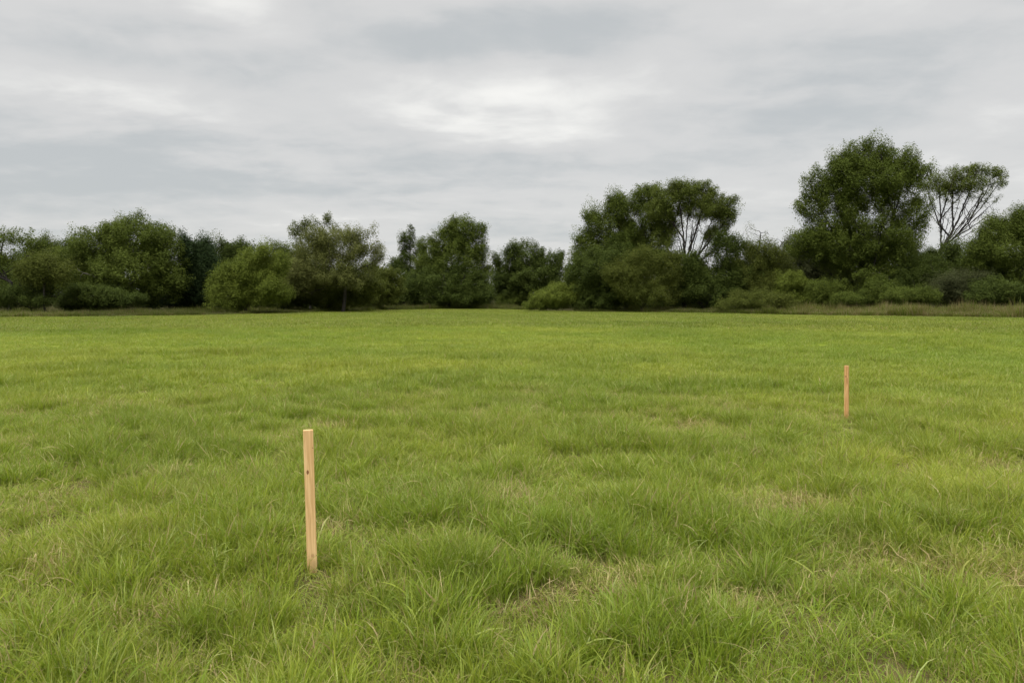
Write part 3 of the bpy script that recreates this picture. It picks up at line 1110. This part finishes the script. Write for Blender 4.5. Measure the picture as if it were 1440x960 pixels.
bush("light green rounded shrub at the foot of the centre right trees, juts into the meadow", 104, 784,
     [(786, 417, 28, 19), (764, 424, 20, 13), (804, 412, 16, 16), (748, 430, 10, 7)], "bright", clumps=1500, leaf=.15)
# --- centre right group
tree(T, "large spreading green tree stepping down to the left, right of centre", "tree", 108, 880,
     [(905, 285, 24, 21), (872, 298, 28, 20), (842, 318, 28, 20), (900, 320, 34, 28), (824, 342, 20, 16), (862, 348, 36, 22), (915, 350, 26, 24), (858, 282, 10, 9), (818, 362, 18, 18), (890, 345, 30, 26), (935, 318, 24, 24)],
     "green", clumps=3300, per=13, attr=900, group=G, rough=.34, gap=.3, trunk=.34, fork=(890, 395), dens=1.35, sat=1, leaf=.2, sig=.26, twig_per=9)
tree(T, "domed tree with a fan of dark bare branches under its canopy, right of centre", "tree", 104, 965,
     [(972, 278, 34, 20), (938, 284, 26, 18), (1005, 294, 26, 20), (1018, 314, 16, 18), (930, 300, 26, 16), (1002, 335, 20, 14), (935, 335, 20, 18), (985, 298, 34, 16), (955, 272, 30, 14)],
     "soft", clumps=2300, per=13, attr=1100, group=G, rough=.3, gap=.2, dens=1.35, trunk=.34, fork=(962, 392), leaf=.17, sig=.24, twig_per=8, step=.38, shell=.1, infl=5, limbs=30, bare=[(970, 335, 50, 36)], bough=.62)
tree(T, "tree filling below the spreading tree, shade put into its leaf colour, left part down to the ground", "tree", 104, 836,
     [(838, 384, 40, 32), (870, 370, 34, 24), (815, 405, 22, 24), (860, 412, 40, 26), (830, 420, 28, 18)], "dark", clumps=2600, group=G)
tree(T, "lighter olive young tree in front of the centre right trunks", "tree", 100, 902,
     [(905, 372, 26, 20), (875, 384, 26, 22), (890, 400, 34, 24), (936, 386, 30, 28), (912, 416, 42, 20)], "olive", clumps=2300, group=G, leaf=.16)
tree(T, "dark low tree between the fan branched tree and the right group", "tree", 102, 990,
     [(1015, 360, 28, 26), (1040, 352, 14, 14), (960, 378, 36, 22), (925, 372, 26, 20), (980, 396, 36, 26), (1030, 394, 34, 30), (950, 408, 34, 24), (1000, 415, 52, 22)], "dark", clumps=3000, group=G)
tree(T, "thin airy pale tree with open twigs left of the tallest tree", "tree", 118, 1062,
     [(1050, 335, 18, 18), (1072, 330, 14, 12), (1092, 345, 20, 18), (1060, 358, 24, 16)], "grey", clumps=170, per=8, gap=.9, attr=500, group=G, rough=.6, trunk=.2, leaf=.16, twig_per=3)
tree(T, "olive green tree below the thin airy tree", "tree", 102, 1072,
     [(1072, 360, 28, 22), (1055, 385, 30, 28), (1095, 385, 30, 28), (1070, 405, 40, 22)], "olive", clumps=2500, group=G, leaf=.17)
tree(T, "greyish thin leaved tree behind the left foot of the tallest tree", "tree", 112, 1130,
     [(1125, 350, 30, 24), (1150, 372, 34, 30), (1115, 385, 36, 30), (1165, 395, 30, 26)], "brown", clumps=2300, group=G, gap=.2)
bush("low bramble mound at the edge of the meadow, right of centre", 92, 1062,
     [(1062, 424, 40, 15), (1035, 430, 30, 9), (1090, 428, 26, 12)], "olive", clumps=1300, leaf=.13)
bush("bright green leafy shrub with a dark hollow, left of the tallest tree's trunk", 94, 1118,
     [(1112, 398, 20, 12), (1100, 408, 12, 14), (1132, 410, 14, 16), (1118, 424, 24, 9)], "bright", clumps=800, leaf=.15)
bush("mid green leafy shrub, directly left of the tallest tree's trunk", 93, 1158,
     [(1158, 410, 22, 14), (1146, 420, 16, 14), (1172, 422, 14, 12)], "green", clumps=800, leaf=.15)
# --- the tallest tree and its neighbours
tree(T, "tallest tree of the picture, broad dark green crown with small gaps", "tree", 98, 1208,
     [(1213, 229, 38, 26), (1190, 228, 26, 22), (1242, 232, 30, 24), (1215, 258, 60, 34), (1180, 245, 30, 26), (1258, 242, 34, 28), (1146, 262, 28, 26), (1140, 292, 26, 24), (1205, 275, 50, 34), (1264, 280, 38, 36), (1276, 315, 28, 30), (1228, 340, 62, 30), (1165, 350, 46, 26),
      (1165, 310, 42, 32), (1138, 342, 30, 22), (1120, 352, 20, 12), (1215, 325, 52, 34), (1250, 355, 44, 28), (1185, 360, 48, 28), (1215, 392, 56, 24), (1275, 228, 14, 14)],
     "green", clumps=7600, per=14, attr=1500, group=G, rough=.34, gap=.2, trunk=.42, fork=(1206, 385), limbs=26, dens=1.05, sat=1, leaf=.20, sig=.26, twig_per=10, shell=.15)
tree(T, "flat topped umbrella tree on bare fanning branches, right of the tallest tree", "tree", 112, 1312,
     [(1342, 246, 34, 12), (1376, 248, 26, 13), (1308, 258, 24, 15), (1398, 254, 14, 14), (1326, 274, 34, 14), (1380, 276, 22, 14), (1298, 288, 16, 14), (1350, 262, 44, 12)],
     "soft", clumps=1150, per=13, attr=1000, group=G, rough=.4, gap=.5, trunk=.30, fork=(1320, 352), leaf=.18, sig=.24, twig_per=8, step=.4, shell=.1, infl=4.5, tip=.020, limbs=34, bare=[(1350, 300, 44, 26)], bough=.5, sat=1)
tree(T, "dark green tree at the right edge, rounded uneven top", "tree", 92, 1425,
     [(1420, 318, 26, 24), (1395, 330, 26, 22), (1450, 325, 36, 32), (1415, 360, 52, 34), (1380, 362, 28, 28), (1440, 395, 60, 36)],
     "green", clumps=4600, per=13, attr=600, group=G, rough=.42, gap=.3, leaf=.18, trunk=.28)
tree(T, "deep green tree behind the right edge tree, below the umbrella tree", "tree", 104, 1345,
     [(1350, 362, 32, 22), (1300, 366, 24, 20), (1325, 385, 36, 26), (1370, 385, 36, 28), (1345, 405, 56, 26)], "dark", clumps=2700, group=G)
tree(T, "olive tree low on the right, in front of the dark trees under the umbrella tree", "tree", 96, 1292,
     [(1292, 385, 32, 24), (1275, 402, 34, 24), (1320, 405, 34, 20)], "dark", clumps=1900, group=G, leaf=.16)
tree(T, "brownish dark low tree in the right part, left of the right edge tree", "tree", 90, 1345,
     [(1345, 402, 34, 22), (1330, 415, 30, 16), (1372, 412, 26, 18)], "brown", clumps=1500, group=G, leaf=.15)
bush("dark shrub at the foot of the right edge tree", 84, 1405,
     [(1405, 412, 32, 18), (1380, 420, 22, 12), (1440, 416, 34, 16)], "dark", clumps=1400)
bush("green low shrub right of the tallest tree's trunk, by the dry grass", 86, 1288,
     [(1290, 416, 24, 11), (1262, 420, 20, 10), (1312, 420, 12, 9)], "green", clumps=800, leaf=.14)
bush("green shrub at the foot of the tallest tree, around and right of its trunk", 90, 1240,
     [(1238, 412, 26, 18), (1222, 420, 18, 12), (1192, 424, 22, 10)], "green", clumps=1200, leaf=.15)
bush("dark green mound of shrubs in front of the big round tree on the left", 84, 138,
     [(135, 420, 40, 17), (105, 428, 26, 11), (170, 424, 30, 13)], "dark", clumps=1700, leaf=.15)
bush("low green shrub at the left, beside the thin trunked olive tree", 80, 48,
     [(48, 424, 20, 9), (66, 427, 12, 6), (14, 420, 28, 15), (-20, 416, 26, 18)], "dark", clumps=1000, leaf=.13)
bush("low green mound left of the centre right trees, in the back of the gap", 132, 716,
     [(716, 424, 22, 8), (735, 420, 14, 10)], "green", clumps=500, leaf=.16)

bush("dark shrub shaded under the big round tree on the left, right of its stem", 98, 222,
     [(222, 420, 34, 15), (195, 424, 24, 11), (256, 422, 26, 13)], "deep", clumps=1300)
# --- second row, seen through the gaps of the first
BG = "trees of the second row"
back = [(150, 118, 15, 372, 60, "dark", "low dark tree far behind the left group"), (300, 122, 300, 385, 60, "dark", "dark tree of the second row behind the bright bushy tree"),
        (430, 126, 440, 388, 60, "dark", "dark tree of the second row behind the tan tinged tree"), (560, 140, 560, 392, 50, "dark", "dark tree of the second row in the dip left of centre"),
        (690, 150, 690, 392, 50, "dark", "dark tree of the second row behind the centre"), (800, 140, 812, 388, 50, "dark", "dark tree of the second row in the dip right of centre"),
        (900, 128, 900, 392, 60, "dark", "dark tree of the second row behind the spreading tree"), (1010, 124, 1015, 388, 60, "dark", "dark tree of the second row behind the fan branched tree"),
        (1110, 126, 1110, 385, 60, "brown", "brownish tree of the second row left of the tallest tree"), (1220, 122, 1225, 362, 60, "dark", "dark tree of the second row behind the tallest tree"),
        (1320, 126, 1320, 378, 60, "dark", "dark tree of the second row behind the umbrella tree"), (1430, 120, 1435, 385, 60, "dark", "dark tree of the second row at the right edge")]
for _, D, bpx, top, hw, colr, lab in back:
    tree(T, lab, "tree", D, bpx, [(bpx, top + 2, hw * .9, 20), (bpx - hw * .6, top + 20, hw * .7, 30), (bpx + hw * .6, top + 18, hw * .7, 30), (bpx, top + 36, hw * 1.1, 22), (bpx, 416, hw * 1.1, 18)],
         colr, clumps=1700, per=10, attr=160, leaf=.30, sig=.5, step=.7, group=BG, trunk=.25)


# ------------------------------------------------------------------ undergrowth along the far edge
def undergrowth():
    protos = []
    for _ in range(6):
        protos.append(np_mesh("weed_clump", *tuft(n=90, radius=.5, h=.55, hvar=.4, lean=.3, bend=.6, width=.030, segs=3, dry=.12), smooth=True, mat=GRASS))
    for _ in range(4):
        protos.append(np_mesh("weed_clump", *tuft(n=90, radius=.5, h=.60, hvar=.35, lean=.25, bend=.4, width=.026, segs=3, dry=.7), smooth=True, mat=GRASS))
    n = 17000
    px = rng.uniform(-120, 1560, n)
    e = edge_y(px)
    w = np.interp(px, [-100, 90, 140, 350, 560, 700, 740, 1000, 1100, 1440], [16, 16, 14, 12, 12, 12, 10, 12, 16, 16])
    y = e + rng.random(n) ** 1.2 * w
    x = (px - 720) / FPX * y
    k = ~((px > 738) & (px < 810))
    px, x, y, e = px[k], x[k], y[k], e[k]
    n = len(x)
    dryp = np.interp(px, [0, 60, 120, 1080, 1150, 1300, 1440], [.1, .15, .1, .15, .5, .6, .5]) * (.3 + 1.4 * fbm(x / 3, y / 3, seed=77))
    idx = np.where(rng.random(n) < dryp, rng.integers(6, 10, n), rng.integers(0, 6, n))
    s = rng.uniform(.6, 1.1, n) * np.interp(px, [0, 100, 200, 1000, 1100, 1440], [.7, .65, .65, .8, 1.0, 1.1])
    S = np.stack([s, s, s * (.35 + 2.6 * fbm(x / 2.5, y / 2.5, seed=91, octv=3) ** 2)], -1)
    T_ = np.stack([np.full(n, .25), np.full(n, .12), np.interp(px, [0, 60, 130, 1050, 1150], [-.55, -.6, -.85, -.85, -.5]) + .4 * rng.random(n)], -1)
    o = scatter("undergrowth", protos, np.stack([x, y, ground_h(x, y)], -1), idx, rng.random(n) * 6.283, np.zeros((n, 2)), S, T_)
    tag(o, "rank unmown grass and weeds in a strip before the trees", "undergrowth")


undergrowth()
